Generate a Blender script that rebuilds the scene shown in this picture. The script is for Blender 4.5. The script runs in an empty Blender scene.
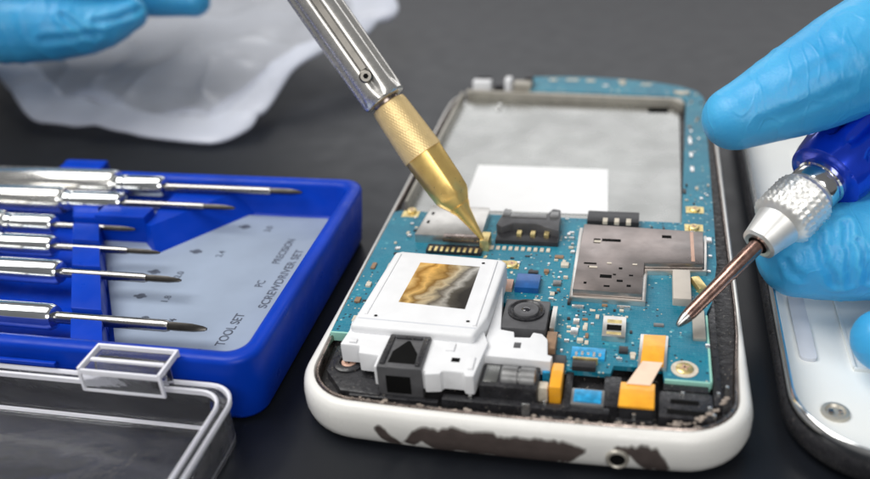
import bpy, bmesh, math, random
from mathutils import Vector, Matrix, noise
random.seed(7)
R = math.radians
COL = bpy.context.scene.collection
SC = 0.01            # authored in centimetres, scaled to metres at the end

# ------------------------------------------------------------------ materials
def new_mat(name):
    m = bpy.data.materials.new(name); m.use_nodes = True
    nt = m.node_tree
    return m, nt, nt.nodes['Principled BSDF']

def coords(nt, scale=(1, 1, 1)):
    tc = nt.nodes.new('ShaderNodeTexCoord'); mp = nt.nodes.new('ShaderNodeMapping')
    nt.links.new(tc.outputs['Object'], mp.inputs['Vector'])
    mp.inputs['Scale'].default_value = tuple(100*s for s in scale)
    return mp.outputs['Vector']

def mat(name, col, rough=.5, metal=0., var=.12, nscale=2., bump=0., bscale=8., stretch=(1, 1, 1),
        rvar=.0, coat=0., trans=0., ior=1.45, spec=.5, col2=None, sss=0., dust=0.):
    m, nt, b = new_mat(name); L = nt.links
    v = coords(nt, stretch)
    n = nt.nodes.new('ShaderNodeTexNoise'); n.inputs['Scale'].default_value = nscale; n.inputs['Detail'].default_value = 5
    L.new(v, n.inputs['Vector'])
    r = nt.nodes.new('ShaderNodeValToRGB'); r.color_ramp.elements[0].position = .3; r.color_ramp.elements[1].position = .7
    c0 = [max(0, c*(1-var)) for c in col]; c1 = [min(1, c*(1+var)) for c in (col2 or col)]
    r.color_ramp.elements[0].color = (*c0, 1); r.color_ramp.elements[1].color = (*c1, 1)
    L.new(n.outputs['Fac'], r.inputs['Fac'])
    out = r.outputs['Color']
    if dust:
        nd = nt.nodes.new('ShaderNodeTexNoise'); nd.inputs['Scale'].default_value = 26; nd.inputs['Detail'].default_value = 3
        L.new(v, nd.inputs['Vector'])
        rd = nt.nodes.new('ShaderNodeValToRGB'); rd.color_ramp.elements[0].position = .66; rd.color_ramp.elements[1].position = .74
        L.new(nd.outputs['Fac'], rd.inputs['Fac'])
        mm = nt.nodes.new('ShaderNodeMath'); mm.operation = 'MULTIPLY'; mm.inputs[1].default_value = dust
        L.new(rd.outputs['Color'], mm.inputs[0])
        mx = nt.nodes.new('ShaderNodeMix'); mx.data_type = 'RGBA'
        L.new(mm.outputs[0], mx.inputs[0]); L.new(out, mx.inputs[6]); mx.inputs[7].default_value = (.45, .4, .34, 1)
        out = mx.outputs[2]
    L.new(out, b.inputs['Base Color'])
    b.inputs['Roughness'].default_value = rough; b.inputs['Metallic'].default_value = metal
    b.inputs['Coat Weight'].default_value = coat; b.inputs['Transmission Weight'].default_value = trans
    b.inputs['IOR'].default_value = ior; b.inputs['Specular IOR Level'].default_value = spec
    if sss:
        b.inputs['Subsurface Weight'].default_value = sss; b.inputs['Subsurface Radius'].default_value = (.002, .003, .004)
        b.inputs['Subsurface Scale'].default_value = 1.
    if rvar:
        n2 = nt.nodes.new('ShaderNodeTexNoise'); n2.inputs['Scale'].default_value = nscale*3; n2.inputs['Detail'].default_value = 6
        L.new(v, n2.inputs['Vector'])
        mr = nt.nodes.new('ShaderNodeMapRange'); mr.inputs['From Min'].default_value = .3; mr.inputs['From Max'].default_value = .7
        mr.inputs['To Min'].default_value = max(.02, rough-rvar); mr.inputs['To Max'].default_value = min(1, rough+rvar)
        L.new(n2.outputs['Fac'], mr.inputs['Value']); L.new(mr.outputs[0], b.inputs['Roughness'])
    if bump:
        n3 = nt.nodes.new('ShaderNodeTexNoise'); n3.inputs['Scale'].default_value = bscale; n3.inputs['Detail'].default_value = 4
        L.new(v, n3.inputs['Vector'])
        bp = nt.nodes.new('ShaderNodeBump'); bp.inputs['Strength'].default_value = 1; bp.inputs['Distance'].default_value = bump*SC
        L.new(n3.outputs['Fac'], bp.inputs['Height']); L.new(bp.outputs[0], b.inputs['Normal'])
    return m

M = {}
M['table'] = mat('table_black_satin', (.008, .0095, .013), .36, var=.12, nscale=.5, rvar=.03, spec=.36)
M['white_plastic'] = mat('white_plastic', (.77, .76, .73), .35, var=.03, nscale=1.5, bump=.002, bscale=14, rvar=.1)
M['white_matte'] = mat('white_matte_plastic', (.77, .775, .79), .45, var=.03, nscale=3, bump=.002, bscale=10)
M['chipped'] = mat('exposed_grey_plastic', (.075, .058, .053), .55, var=.12, nscale=6, bump=.006, bscale=20)
M['scuff'] = mat('scuffed_paint', (.34, .33, .31), .6, var=.35, nscale=8)
M['black'] = mat('black_plastic', (.022, .022, .025), .33, var=.3, nscale=5, bump=.008, bscale=12, rvar=.15, dust=.35)
M['black_dusty'] = mat('black_dusty_plastic', (.025, .024, .026), .42, var=.3, nscale=4, bump=.02, bscale=9, rvar=.15, dust=.8)
M['chip'] = mat('chip_black', (.03, .03, .033), .35, var=.2, nscale=6)
M['dark_grey'] = mat('dark_grey_plastic', (.085, .085, .09), .4, var=.15, nscale=6, bump=.003)
M['bezel'] = mat('worn_bronze_bezel', (.34, .28, .25), .3, 1., var=.35, nscale=4, rvar=.12)
M['chrome'] = mat('chrome', (.80, .80, .79), .14, 1., var=.05, nscale=3, rvar=.05)
M['bay'] = mat('bay_brushed_steel', (.345, .35, .335), .27, .94, var=.16, nscale=.45, rvar=.04, bump=.30, bscale=.16)
for n_ in M['bay'].node_tree.nodes:
    if n_.type == 'TEX_NOISE' and n_.inputs['Scale'].default_value < .2: n_.inputs['Detail'].default_value = 0
M['cream'] = mat('cream_metal', (.50, .47, .41), .4, .6, var=.1, nscale=3)
M['paper'] = mat('white_label_paper', (.90, .90, .90), .6, var=.015, nscale=2)
M['shield'] = mat('tin_shield', (.235, .22, .21), .34, .92, var=.22, nscale=.8, rvar=.08, bump=.004, bscale=3, col2=(.38, .325, .305))
M['tin'] = mat('tin_edge', (.68, .66, .62), .3, .9, var=.12, nscale=4)
M['gold'] = mat('gold', (.98, .66, .22), .33, .72, var=.06, nscale=5, rvar=.06)
M['gold_knurl'] = mat('gold_knurl', (.96, .72, .36), .5, .6, var=.05, nscale=5, rvar=.06)
M['gold_pad'] = mat('gold_pad', (.86, .66, .30), .35, .8, var=.25, nscale=9)
M['kapton'] = mat('orange_kapton', (.92, .40, .025), .32, var=.14, nscale=5, coat=.4, bump=.006, bscale=5)
M['kapton_dark'] = mat('orange_print', (.62, .22, .01), .35, var=.2)
M['flex_pink'] = mat('pale_flex', (.88, .66, .50), .4, var=.08, nscale=4)
M['pink'] = mat('copper_pad', (.66, .42, .32), .4, .3, var=.1)
M['blue_chip'] = mat('blue_chip', (.01, .09, .30), .35, var=.15, nscale=6, coat=.2)
M['flex_blue'] = mat('bright_blue_film', (.02, .30, .58), .3, var=.35, nscale=9)
M['beige'] = mat('beige_foam', (.55, .50, .44), .6, var=.08)
M['ceramic'] = mat('ceramic', (.62, .56, .46), .45, var=.15, nscale=9)
M['brown_cap'] = mat('brown_ceramic', (.28, .17, .10), .45, var=.2, nscale=9)
M['glue'] = mat('dried_glue', (.30, .25, .21), .5, var=.4, nscale=9)
M['solder'] = mat('solder', (.72, .73, .72), .25, .9, var=.15, nscale=9)
M['green_edge'] = mat('pale_green_edge', (.30, .60, .50), .5, var=.1)
M['caseblue'] = mat('case_blue_plastic', (.0006, .040, .43), .38, var=.14, nscale=.8, bump=.002, bscale=7, rvar=.12, spec=.22)
M['sheet'] = mat('printed_sheet', (.29, .35, .45), .5, var=.08, nscale=.8, coat=.15)
M['ink'] = mat('ink', (.075, .09, .125), .6, var=.5, nscale=9)
M['steel'] = mat('steel_blade', (.34, .33, .32), .25, 1., var=.15, nscale=2, stretch=(.3, 1, 1), rvar=.06)
M['steel_tip'] = mat('steel_tip_dark', (.07, .066, .062), .28, 1., var=.2, nscale=4)
M['handle'] = mat('aluminium_handle', (.82, .81, .78), .24, .95, var=.05, nscale=3, stretch=(.15, 2, 2), rvar=.08)
M['cap_chrome'] = mat('cap_chrome', (.76, .78, .79), .14, .97, var=.05)
M['copper'] = mat('copper_steel', (.44, .27, .22), .24, 1., var=.15, nscale=3, rvar=.06)
M['knurl'] = mat('knurled_aluminium', (.90, .89, .86), .42, .8, var=.06, nscale=5)
M['barrel'] = mat('barrel_nickel', (.80, .775, .73), .27, .86, var=.05, nscale=3, rvar=.05)
M['gripblue'] = mat('grip_blue', (.004, .05, .66), .22, .45, var=.1, nscale=3, coat=.6)
M['slot_dark'] = mat('slot_dark', (.16, .15, .135), .35, .9, var=.2, nscale=3)
M['black_gap'] = mat('black_gap', (.006, .006, .006), .9, spec=.1)
M['cover_white'] = mat('cover_white', (.80, .81, .79), .5, var=.02, nscale=1.2, bump=.002, bscale=3, rvar=.08)
M['cover_grey'] = mat('cover_grey_pad', (.56, .58, .63), .5, var=.04)
M['glass'] = mat('camera_glass', (.02, .02, .025), .05, coat=1.)
M['coil'] = mat('vibrator_grey', (.23, .23, .23), .3, .5, var=.2, nscale=5)

# circuit board: solder mask with faint traces and vias
def pcb_mat():
    m, nt, b = new_mat('circuit_board_mask'); L = nt.links
    v = coords(nt)
    n = nt.nodes.new('ShaderNodeTexNoise'); n.inputs['Scale'].default_value = 1.3; L.new(v, n.inputs['Vector'])
    r = nt.nodes.new('ShaderNodeValToRGB'); r.color_ramp.elements[0].position = .35; r.color_ramp.elements[1].position = .65
    r.color_ramp.elements[0].color = (.001, .150, .235, 1); r.color_ramp.elements[1].color = (.004, .205, .30, 1)
    L.new(n.outputs['Fac'], r.inputs['Fac'])
    br = nt.nodes.new('ShaderNodeTexBrick'); br.inputs['Scale'].default_value = 5.5; br.inputs['Mortar Size'].default_value = .012
    br.inputs['Color1'].default_value = (0, 0, 0, 1); br.inputs['Color2'].default_value = (.25, .25, .25, 1); br.inputs['Mortar'].default_value = (1, 1, 1, 1)
    nz = nt.nodes.new('ShaderNodeTexNoise'); nz.inputs['Scale'].default_value = .9; L.new(v, nz.inputs['Vector'])
    mxv = nt.nodes.new('ShaderNodeMix'); mxv.data_type = 'VECTOR'; mxv.inputs[0].default_value = .25
    L.new(v, mxv.inputs[4]); L.new(nz.outputs['Color'], mxv.inputs[5]); L.new(mxv.outputs[1], br.inputs['Vector'])
    mx = nt.nodes.new('ShaderNodeMix'); mx.data_type = 'RGBA'; mx.blend_type = 'ADD'
    sc = nt.nodes.new('ShaderNodeMath'); sc.operation = 'MULTIPLY'; sc.inputs[1].default_value = .06
    mx.inputs[0].default_value = .07
    L.new(r.outputs['Color'], mx.inputs[6]); L.new(br.outputs['Color'], mx.inputs[7])
    vo = nt.nodes.new('ShaderNodeTexVoronoi'); vo.inputs['Scale'].default_value = 5; L.new(v, vo.inputs['Vector'])
    vr = nt.nodes.new('ShaderNodeValToRGB'); vr.color_ramp.elements[0].position = .13; vr.color_ramp.elements[1].position = .19
    vr.color_ramp.elements[0].color = (.7, .7, .7, 1); vr.color_ramp.elements[1].color = (0, 0, 0, 1)
    L.new(vo.outputs['Distance'], vr.inputs['Fac'])
    m2 = nt.nodes.new('ShaderNodeMix'); m2.data_type = 'RGBA'
    L.new(vr.outputs['Color'], m2.inputs[0]); L.new(mx.outputs[2], m2.inputs[6]); m2.inputs[7].default_value = (.06, .34, .42, 1)
    last = m2.outputs[2]
    for sc_v, rnd, thr, dist, colp in ((8.5, .45, .70, .16, (.34, .50, .50, 1)), (14., .5, .74, .19, (.48, .44, .34, 1)), (11., .6, .82, .20, (.01, .03, .05, 1))):
        vv = nt.nodes.new('ShaderNodeTexVoronoi'); vv.distance = 'CHEBYCHEV'; vv.inputs['Scale'].default_value = sc_v; vv.inputs['Randomness'].default_value = rnd
        L.new(v, vv.inputs['Vector'])
        lt = nt.nodes.new('ShaderNodeMath'); lt.operation = 'LESS_THAN'; lt.inputs[1].default_value = dist; L.new(vv.outputs['Distance'], lt.inputs[0])
        sp = nt.nodes.new('ShaderNodeSeparateColor'); L.new(vv.outputs['Color'], sp.inputs[0])
        gt = nt.nodes.new('ShaderNodeMath'); gt.operation = 'GREATER_THAN'; gt.inputs[1].default_value = thr; L.new(sp.outputs[0], gt.inputs[0])
        nn = nt.nodes.new('ShaderNodeTexNoise'); nn.inputs['Scale'].default_value = 1.1; L.new(v, nn.inputs['Vector'])
        g2 = nt.nodes.new('ShaderNodeMath'); g2.operation = 'GREATER_THAN'; g2.inputs[1].default_value = .47; L.new(nn.outputs['Fac'], g2.inputs[0])
        m_a = nt.nodes.new('ShaderNodeMath'); m_a.operation = 'MULTIPLY'; L.new(lt.outputs[0], m_a.inputs[0]); L.new(gt.outputs[0], m_a.inputs[1])
        m_b = nt.nodes.new('ShaderNodeMath'); m_b.operation = 'MULTIPLY'; L.new(m_a.outputs[0], m_b.inputs[0]); L.new(g2.outputs[0], m_b.inputs[1])
        mz = nt.nodes.new('ShaderNodeMix'); mz.data_type = 'RGBA'; L.new(m_b.outputs[0], mz.inputs[0]); L.new(last, mz.inputs[6]); mz.inputs[7].default_value = colp; last = mz.outputs[2]
    L.new(last, b.inputs['Base Color'])
    b.inputs['Roughness'].default_value = .36; b.inputs['Specular IOR Level'].default_value = .35
    bp = nt.nodes.new('ShaderNodeBump'); bp.inputs['Distance'].default_value = .003*SC
    L.new(br.outputs['Color'], bp.inputs['Height']); L.new(bp.outputs[0], b.inputs['Normal'])
    return m
M['pcb'] = pcb_mat()

def glove_mat():
    m, nt, b = new_mat('blue_nitrile'); L = nt.links
    v = coords(nt)
    n = nt.nodes.new('ShaderNodeTexNoise'); n.inputs['Scale'].default_value = .7; n.inputs['Detail'].default_value = 4; L.new(v, n.inputs['Vector'])
    r = nt.nodes.new('ShaderNodeValToRGB'); r.color_ramp.elements[0].position = .3; r.color_ramp.elements[1].position = .7
    r.color_ramp.elements[0].color = (.035, .34, .67, 1); r.color_ramp.elements[1].color = (.07, .43, .75, 1)
    L.new(n.outputs['Fac'], r.inputs['Fac']); L.new(r.outputs['Color'], b.inputs['Base Color'])
    b.inputs['Roughness'].default_value = .43; b.inputs['Specular IOR Level'].default_value = .45
    b.inputs['Subsurface Weight'].default_value = .25; b.inputs['Subsurface Radius'].default_value = (.001, .003, .005); b.inputs['Subsurface Scale'].default_value = 1
    n1 = nt.nodes.new('ShaderNodeTexNoise'); n1.inputs['Scale'].default_value = .9; n1.inputs['Detail'].default_value = 3
    n1.inputs['Distortion'].default_value = .6; L.new(v, n1.inputs['Vector'])
    n2 = nt.nodes.new('ShaderNodeTexNoise'); n2.inputs['Scale'].default_value = 22; L.new(v, n2.inputs['Vector'])
    mpw = nt.nodes.new('ShaderNodeMapping'); mpw.inputs['Scale'].default_value = (2.2, .8, 1.2); mpw.inputs['Rotation'].default_value = (.3, .2, .5); L.new(v, mpw.inputs[0])
    n4 = nt.nodes.new('ShaderNodeTexNoise'); n4.inputs['Scale'].default_value = .8; n4.inputs['Detail'].default_value = 1.5; n4.inputs['Distortion'].default_value = .8; L.new(mpw.outputs[0], n4.inputs['Vector'])
    r4 = nt.nodes.new('ShaderNodeValToRGB'); r4.color_ramp.elements[0].position = .46; r4.color_ramp.elements[0].color = (0, 0, 0, 1); r4.color_ramp.elements[1].position = .54; r4.color_ramp.elements[1].color = (0, 0, 0, 1)
    e4 = r4.color_ramp.elements.new(.50); e4.color = (1, 1, 1, 1); L.new(n4.outputs['Fac'], r4.inputs['Fac'])
    b4 = nt.nodes.new('ShaderNodeBump'); b4.inputs['Distance'].default_value = .0055*SC; L.new(r4.outputs['Color'], b4.inputs['Height'])
    b1 = nt.nodes.new('ShaderNodeBump'); L.new(b4.outputs[0], b1.inputs['Normal']); b1.inputs['Distance'].default_value = .03*SC; L.new(n1.outputs['Fac'], b1.inputs['Height'])
    b2 = nt.nodes.new('ShaderNodeBump'); b2.inputs['Distance'].default_value = .004*SC; L.new(n2.outputs['Fac'], b2.inputs['Height'])
    L.new(b1.outputs[0], b2.inputs['Normal']); L.new(b2.outputs[0], b.inputs['Normal'])
    return m
M['glove'] = glove_mat()

def clear_mat(name, tint, rough, milky):
    m, nt, b = new_mat(name); L = nt.links
    b.inputs['Base Color'].default_value = (*tint, 1); b.inputs['Transmission Weight'].default_value = 1
    b.inputs['Roughness'].default_value = rough; b.inputs['IOR'].default_value = 1.49
    v = coords(nt)
    n = nt.nodes.new('ShaderNodeTexNoise'); n.inputs['Scale'].default_value = 1.6; n.inputs['Detail'].default_value = 6; L.new(v, n.inputs['Vector'])
    bp = nt.nodes.new('ShaderNodeBump'); bp.inputs['Distance'].default_value = .02*SC; L.new(n.outputs['Fac'], bp.inputs['Height'])
    L.new(bp.outputs[0], b.inputs['Normal'])
    d = nt.nodes.new('ShaderNodeBsdfDiffuse'); d.inputs['Color'].default_value = (.88, .88, .95, 1)
    mx = nt.nodes.new('ShaderNodeMixShader')
    n2 = nt.nodes.new('ShaderNodeTexNoise'); n2.inputs['Scale'].default_value = .8; n2.inputs['Detail'].default_value = 7; n2.inputs['Distortion'].default_value = .8
    mp2 = nt.nodes.new('ShaderNodeMapping'); mp2.inputs['Scale'].default_value = (.35, 1.4, 1); mp2.inputs['Rotation'].default_value = (0, 0, .35); L.new(v, mp2.inputs[0]); L.new(mp2.outputs[0], n2.inputs['Vector'])
    mr2 = nt.nodes.new('ShaderNodeMapRange'); mr2.inputs['From Min'].default_value = .35; mr2.inputs['From Max'].default_value = .75
    mr2.inputs['To Min'].default_value = milky*(.35 if milky < .5 else .75); mr2.inputs['To Max'].default_value = min(1, milky*1.8); L.new(n2.outputs['Fac'], mr2.inputs['Value']); L.new(mr2.outputs[0], mx.inputs[0])
    L.new(b.outputs[0], mx.inputs[1]); L.new(d.outputs[0], mx.inputs[2])
    L.new(mx.outputs[0], nt.nodes['Material Output'].inputs['Surface'])
    return m
M['clear'] = clear_mat('clear_lid_plastic', (.95, .96, .98), .04, .03)
M['edge_highlight'] = clear_mat('lid_edge_highlight', (.96, .97, .99), .12, 1.1)  # mostly white diffuse: bright highlights painted onto the clear plastic's edges
M['clear_floor'] = clear_mat('clear_lid_floor', (.93, .95, .98), .10, .05)

def bag_mat(name, op):
    m, nt, b = new_mat(name); L = nt.links
    b.inputs['Base Color'].default_value = (.84, .87, .95, 1); b.inputs['Roughness'].default_value = .26
    t = nt.nodes.new('ShaderNodeBsdfTransparent'); t.inputs['Color'].default_value = (.97, .96, .97, 1)
    tl = nt.nodes.new('ShaderNodeBsdfTranslucent'); tl.inputs['Color'].default_value = (.8, .83, .92, 1)
    a = nt.nodes.new('ShaderNodeMixShader'); a.inputs[0].default_value = .35
    L.new(b.outputs[0], a.inputs[1]); L.new(tl.outputs[0], a.inputs[2])
    v = coords(nt); n = nt.nodes.new('ShaderNodeTexNoise'); n.inputs['Scale'].default_value = .5; n.inputs['Detail'].default_value = 5; L.new(v, n.inputs['Vector'])
    mr = nt.nodes.new('ShaderNodeMapRange'); mr.inputs['From Min'].default_value = .3; mr.inputs['From Max'].default_value = .7
    mr.inputs['To Min'].default_value = op-.06; mr.inputs['To Max'].default_value = op+.06; L.new(n.outputs['Fac'], mr.inputs['Value'])
    mx = nt.nodes.new('ShaderNodeMixShader'); L.new(mr.outputs[0], mx.inputs[0]); L.new(t.outputs[0], mx.inputs[1]); L.new(a.outputs[0], mx.inputs[2])
    L.new(mx.outputs[0], nt.nodes['Material Output'].inputs['Surface'])
    return m
M['bag'] = bag_mat('frosted_plastic_film', .70)
M['bag_hem'] = bag_mat('frosted_plastic_film_hem', .93)

def sticker_mat():
    m, nt, b = new_mat('gold_silver_foil'); L = nt.links
    v = coords(nt, (.9, 1.3, 1))
    n = nt.nodes.new('ShaderNodeTexNoise'); n.inputs['Scale'].default_value = 1.6; n.inputs['Detail'].default_value = 6; n.inputs['Distortion'].default_value = .4
    L.new(v, n.inputs['Vector'])
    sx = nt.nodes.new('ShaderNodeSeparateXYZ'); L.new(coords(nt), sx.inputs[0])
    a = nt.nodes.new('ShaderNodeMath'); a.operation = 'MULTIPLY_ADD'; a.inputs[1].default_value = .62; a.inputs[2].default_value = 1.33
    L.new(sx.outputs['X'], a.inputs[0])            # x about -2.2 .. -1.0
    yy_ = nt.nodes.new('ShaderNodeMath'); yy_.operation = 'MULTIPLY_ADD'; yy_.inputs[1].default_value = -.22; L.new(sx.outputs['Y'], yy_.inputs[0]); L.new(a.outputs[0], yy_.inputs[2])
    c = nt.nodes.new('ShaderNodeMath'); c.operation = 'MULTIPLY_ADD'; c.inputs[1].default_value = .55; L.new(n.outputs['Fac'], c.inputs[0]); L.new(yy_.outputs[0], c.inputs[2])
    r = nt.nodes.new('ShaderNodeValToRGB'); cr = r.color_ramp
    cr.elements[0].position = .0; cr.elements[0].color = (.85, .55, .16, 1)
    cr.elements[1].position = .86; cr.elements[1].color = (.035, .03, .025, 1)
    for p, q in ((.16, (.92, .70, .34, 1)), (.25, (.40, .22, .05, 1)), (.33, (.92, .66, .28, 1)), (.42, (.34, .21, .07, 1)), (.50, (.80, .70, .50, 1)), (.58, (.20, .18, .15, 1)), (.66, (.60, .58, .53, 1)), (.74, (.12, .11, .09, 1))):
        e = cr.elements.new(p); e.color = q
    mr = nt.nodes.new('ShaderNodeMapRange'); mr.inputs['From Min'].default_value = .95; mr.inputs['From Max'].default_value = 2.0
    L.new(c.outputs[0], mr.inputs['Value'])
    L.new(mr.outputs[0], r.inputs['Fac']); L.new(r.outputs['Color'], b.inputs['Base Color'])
    b.inputs['Metallic'].default_value = .85; b.inputs['Roughness'].default_value = .3
    return m
M['foil'] = sticker_mat()

# ------------------------------------------------------------------ helpers
def wloc(o):
    p = Vector((0, 0, 0))
    while o is not None:
        p += o.location; o = o.parent
    return p

def link(name, bm, m, parent=None, origin=None, smooth=40):
    """bm holds world centimetres; becomes ONE mesh object"""
    me = bpy.data.meshes.new(name)
    off = wloc(parent) if parent is not None else Vector(origin or (0, 0, 0))
    bmesh.ops.translate(bm, verts=bm.verts, vec=-off)
    bmesh.ops.recalc_face_normals(bm, faces=bm.faces)
    bm.to_mesh(me); bm.free()
    if smooth:
        for p in me.polygons: p.use_smooth = True
        try: me.set_sharp_from_angle(angle=R(smooth))
        except Exception: pass
    ms = m if isinstance(m, (list, tuple)) else [m]
    for x in ms: me.materials.append(M[x])
    o = bpy.data.objects.new(name, me); COL.objects.link(o)
    if parent is not None: o.parent = parent
    else: o.location = off
    return o

def thing(name, label, cat, loc=(0, 0, 0), group=None):
    o = bpy.data.objects.new(name, None); COL.objects.link(o); o.location = loc; o.empty_display_size = .5
    o['label'] = label; o['category'] = cat
    if group: o['group'] = group
    return o

def prism(bm, poly, z0, z1, bev=0., seg=2, rot=None):
    b = bmesh.new()
    lo = [b.verts.new((x, y, z0)) for x, y in poly]; hi = [b.verts.new((x, y, z1)) for x, y in poly]
    n = len(poly)
    b.faces.new(lo[::-1]); top = b.faces.new(hi)
    for i in range(n): b.faces.new((lo[i], lo[(i+1) % n], hi[(i+1) % n], hi[i]))
    bmesh.ops.recalc_face_normals(b, faces=b.faces)
    if bev:
        e = [e for e in b.edges if not (e.verts[0] in lo and e.verts[1] in lo)]
        bmesh.ops.bevel(b, geom=e, offset=bev, segments=seg, affect='EDGES', profile=.6, clamp_overlap=True)
    merge(bm, b); return bm

def merge(bm, b):
    me = bpy.data.meshes.new('tmp'); b.to_mesh(me); b.free(); bm.from_mesh(me); bpy.data.meshes.remove(me)

def box(bm, x0, x1, y0, y1, z0, z1, bev=.02, ang=0.):
    cx, cy = (x0+x1)/2, (y0+y1)/2; ca, sa = math.cos(R(ang)), math.sin(R(ang))
    pts = [(cx+(x-cx)*ca-(y-cy)*sa, cy+(x-cx)*sa+(y-cy)*ca) for x, y in ((x0, y0), (x1, y0), (x1, y1), (x0, y1))]
    return prism(bm, pts, z0, z1, bev)

def B(*a, **k):
    return box(bmesh.new(), *a, **k)
def P(*a, **k):
    return prism(bmesh.new(), *a, **k)

def rrect(x0, x1, y0, y1, r, n=10, bow=0.):
    pts = []
    for cx, cy, a0 in ((x1-r, y0+r, -90), (x1-r, y1-r, 0), (x0+r, y1-r, 90), (x0+r, y0+r, 180)):
        for i in range(n+1):
            a = R(a0+90*i/n); pts.append((cx+r*math.cos(a), cy+r*math.sin(a)))
    out = []; N = len(pts)
    for i in range(N):
        out.append(pts[i])
        if i % (n+1) == n:
            a = pts[i]; b = pts[(i+1) % N]; k = 14
            for j in range(1, k): out.append((a[0]+(b[0]-a[0])*j/k, a[1]+(b[1]-a[1])*j/k))
    if bow:
        xm, hw, ym = (x0+x1)/2, (x1-x0)/2, (y0+y1)/2
        out = [(x, y+(-bow if y < ym else bow)*max(0, 1-((x-xm)/hw)**2)) for x, y in out]
    return out

def loops(bm, rings, close=True, cap0=False, cap1=False):
    vs = [[bm.verts.new(p) for p in r] for r in rings]
    n = len(rings[0])
    for a, b in zip(vs[:-1], vs[1:]):
        for i in range(n if close else n-1):
            j = (i+1) % n; bm.faces.new((a[i], a[j], b[j], b[i]))
    if cap0: bm.faces.new(vs[0][::-1])
    if cap1: bm.faces.new(vs[-1])
    return vs

def frame_basis(d):
    d = d.normalized(); u = d.cross(Vector((0, 0, 1)))
    if u.length < .01: u = Vector((1, 0, 0))
    u.normalize(); return d, u, u.cross(d).normalized()

def lathe(bm, p0, p1, prof, seg=40, rad=None, cap=True, roll=0.):
    """prof: (t in cm along the axis, radius). rad(t, ang, r) may modulate"""
    p0 = Vector(p0); d, u, w = frame_basis(Vector(p1)-p0)
    rings = []
    for t, r in prof:
        ring = []
        for i in range(seg):
            a = 2*math.pi*i/seg+roll; rr = rad(t, a, r) if rad else r
            ring.append(p0+d*t+(u*math.cos(a)+w*math.sin(a))*rr)
        rings.append(ring)
    loops(bm, rings, cap0=cap, cap1=cap)
    return bm

def tube(bm, pts, rads, seg=16, rounded=True, flat=1.0):
    """closed swept tube with round ends through pts"""
    pts = [Vector(p) for p in pts]
    P_, Rd = [], []
    n = len(pts)
    for i in range(n-1):
        a, b = pts[i], pts[i+1]; pa = pts[i-1] if i else a-(b-a); pb = pts[i+2] if i+2 < n else b+(b-a)
        for k in range(8):
            t = k/8
            P_.append(.5*((2*a)+(-pa+b)*t+(2*pa-5*a+4*b-pb)*t*t+(-pa+3*a-3*b+pb)*t**3))
            Rd.append(rads[i]*(1-t)+rads[i+1]*t)
    P_.append(pts[-1]); Rd.append(rads[-1])
    if rounded:
        d = (P_[0]-P_[1]).normalized(); r = Rd[0]; q = P_[0]
        add = [(q+d*r*math.sin(R(a)), r*math.cos(R(a))) for a in (85, 70, 50, 30, 15)]
        P_ = [x[0] for x in add]+P_; Rd = [x[1] for x in add]+Rd
        d = (P_[-1]-P_[-2]).normalized(); r = Rd[-1]; q = P_[-1]
        add = [(q+d*r*math.sin(R(a)), r*math.cos(R(a))) for a in (15, 30, 50, 70, 85)]
        P_ += [x[0] for x in add]; Rd += [x[1] for x in add]
    up = Vector((0.05, .1, 1)); rings = []
    for i, (q, r) in enumerate(zip(P_, Rd)):
        d = (P_[min(i+1, len(P_)-1)]-P_[max(i-1, 0)]).normalized()
        u = d.cross(up); u.normalize(); w = u.cross(d)
        rings.append([q+(u*math.cos(2*math.pi*k/seg)+w*math.sin(2*math.pi*k/seg)*flat)*r for k in range(seg)])
    loops(bm, rings, cap0=True, cap1=True)
    return bm

def text_bm(s, size, x, y, z, ang=0, sx=1.):
    cu = bpy.data.curves.new('t', 'FONT'); cu.body = s; cu.size = size; cu.extrude = 0
    cu.offset = size*.015
    ob = bpy.data.objects.new('t', cu); COL.objects.link(ob)
    dg = bpy.context.evaluated_depsgraph_get(); me = bpy.data.meshes.new_from_object(ob.evaluated_get(dg))
    b = bmesh.new(); b.from_mesh(me)
    bpy.data.objects.remove(ob); bpy.data.meshes.remove(me)
    bmesh.ops.transform(b, matrix=Matrix.Translation((x, y, z)) @ Matrix.Rotation(R(ang), 4, 'Z') @ Matrix.Diagonal((sx, 1, 1, 1)), verts=b.verts)
    return b

# ------------------------------------------------------------------ the table
bm = bmesh.new()
g = 60
vs = [bm.verts.new(p) for p in ((-90, -40, 0), (90, -40, 0), (90, 110, 0), (-90, 110, 0))]; bm.faces.new(vs)
o = link('table', bm, 'table', smooth=0); o['kind'] = 'structure'

# ------------------------------------------------------------------ opened phone
PX0, PX1, PY0, PY1 = -3.50, 3.32, -.02, 13.22
phone = thing('smartphone', 'opened white smartphone with scratched rim and bare blue circuit board, between case and loose cover', 'smartphone', (0, 6.5, 0))
def skew(x, y):
    t = max(0, min(1, y/13)); hw = max(0, 1-((x+.1)/3.42)**2)
    return (x, y+t**3*(-.05*x+.78*hw)-(.13*hw if y < 3 else 0))
def sstep(a, b, v):
    t = max(0, min(1, (v-a)/(b-a))); return t*t*(3-2*t)
def ph(off, z, r0=1.0):
    # the rim is a broad white band at the near end and thins out along the sides and far end
    a = rrect(PX0+off, PX1-off, PY0+off, PY1-off, max(.05, r0-off), 10)
    o2 = off*.42 if off < .5 else off
    b = rrect(PX0+o2, PX1-o2, PY0+o2, PY1-o2, max(.05, r0-o2), 10)
    out = []
    for (x, y), (x2, y2) in zip(a, b):
        t = sstep(.9, 3.2, y); q = skew(x+(x2-x)*t, y+(y2-y)*t)
        out.append((*q, z*(1-.16*t-.12*sstep(11.5, 13, y)) if z > .3 else z))
    return out
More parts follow.
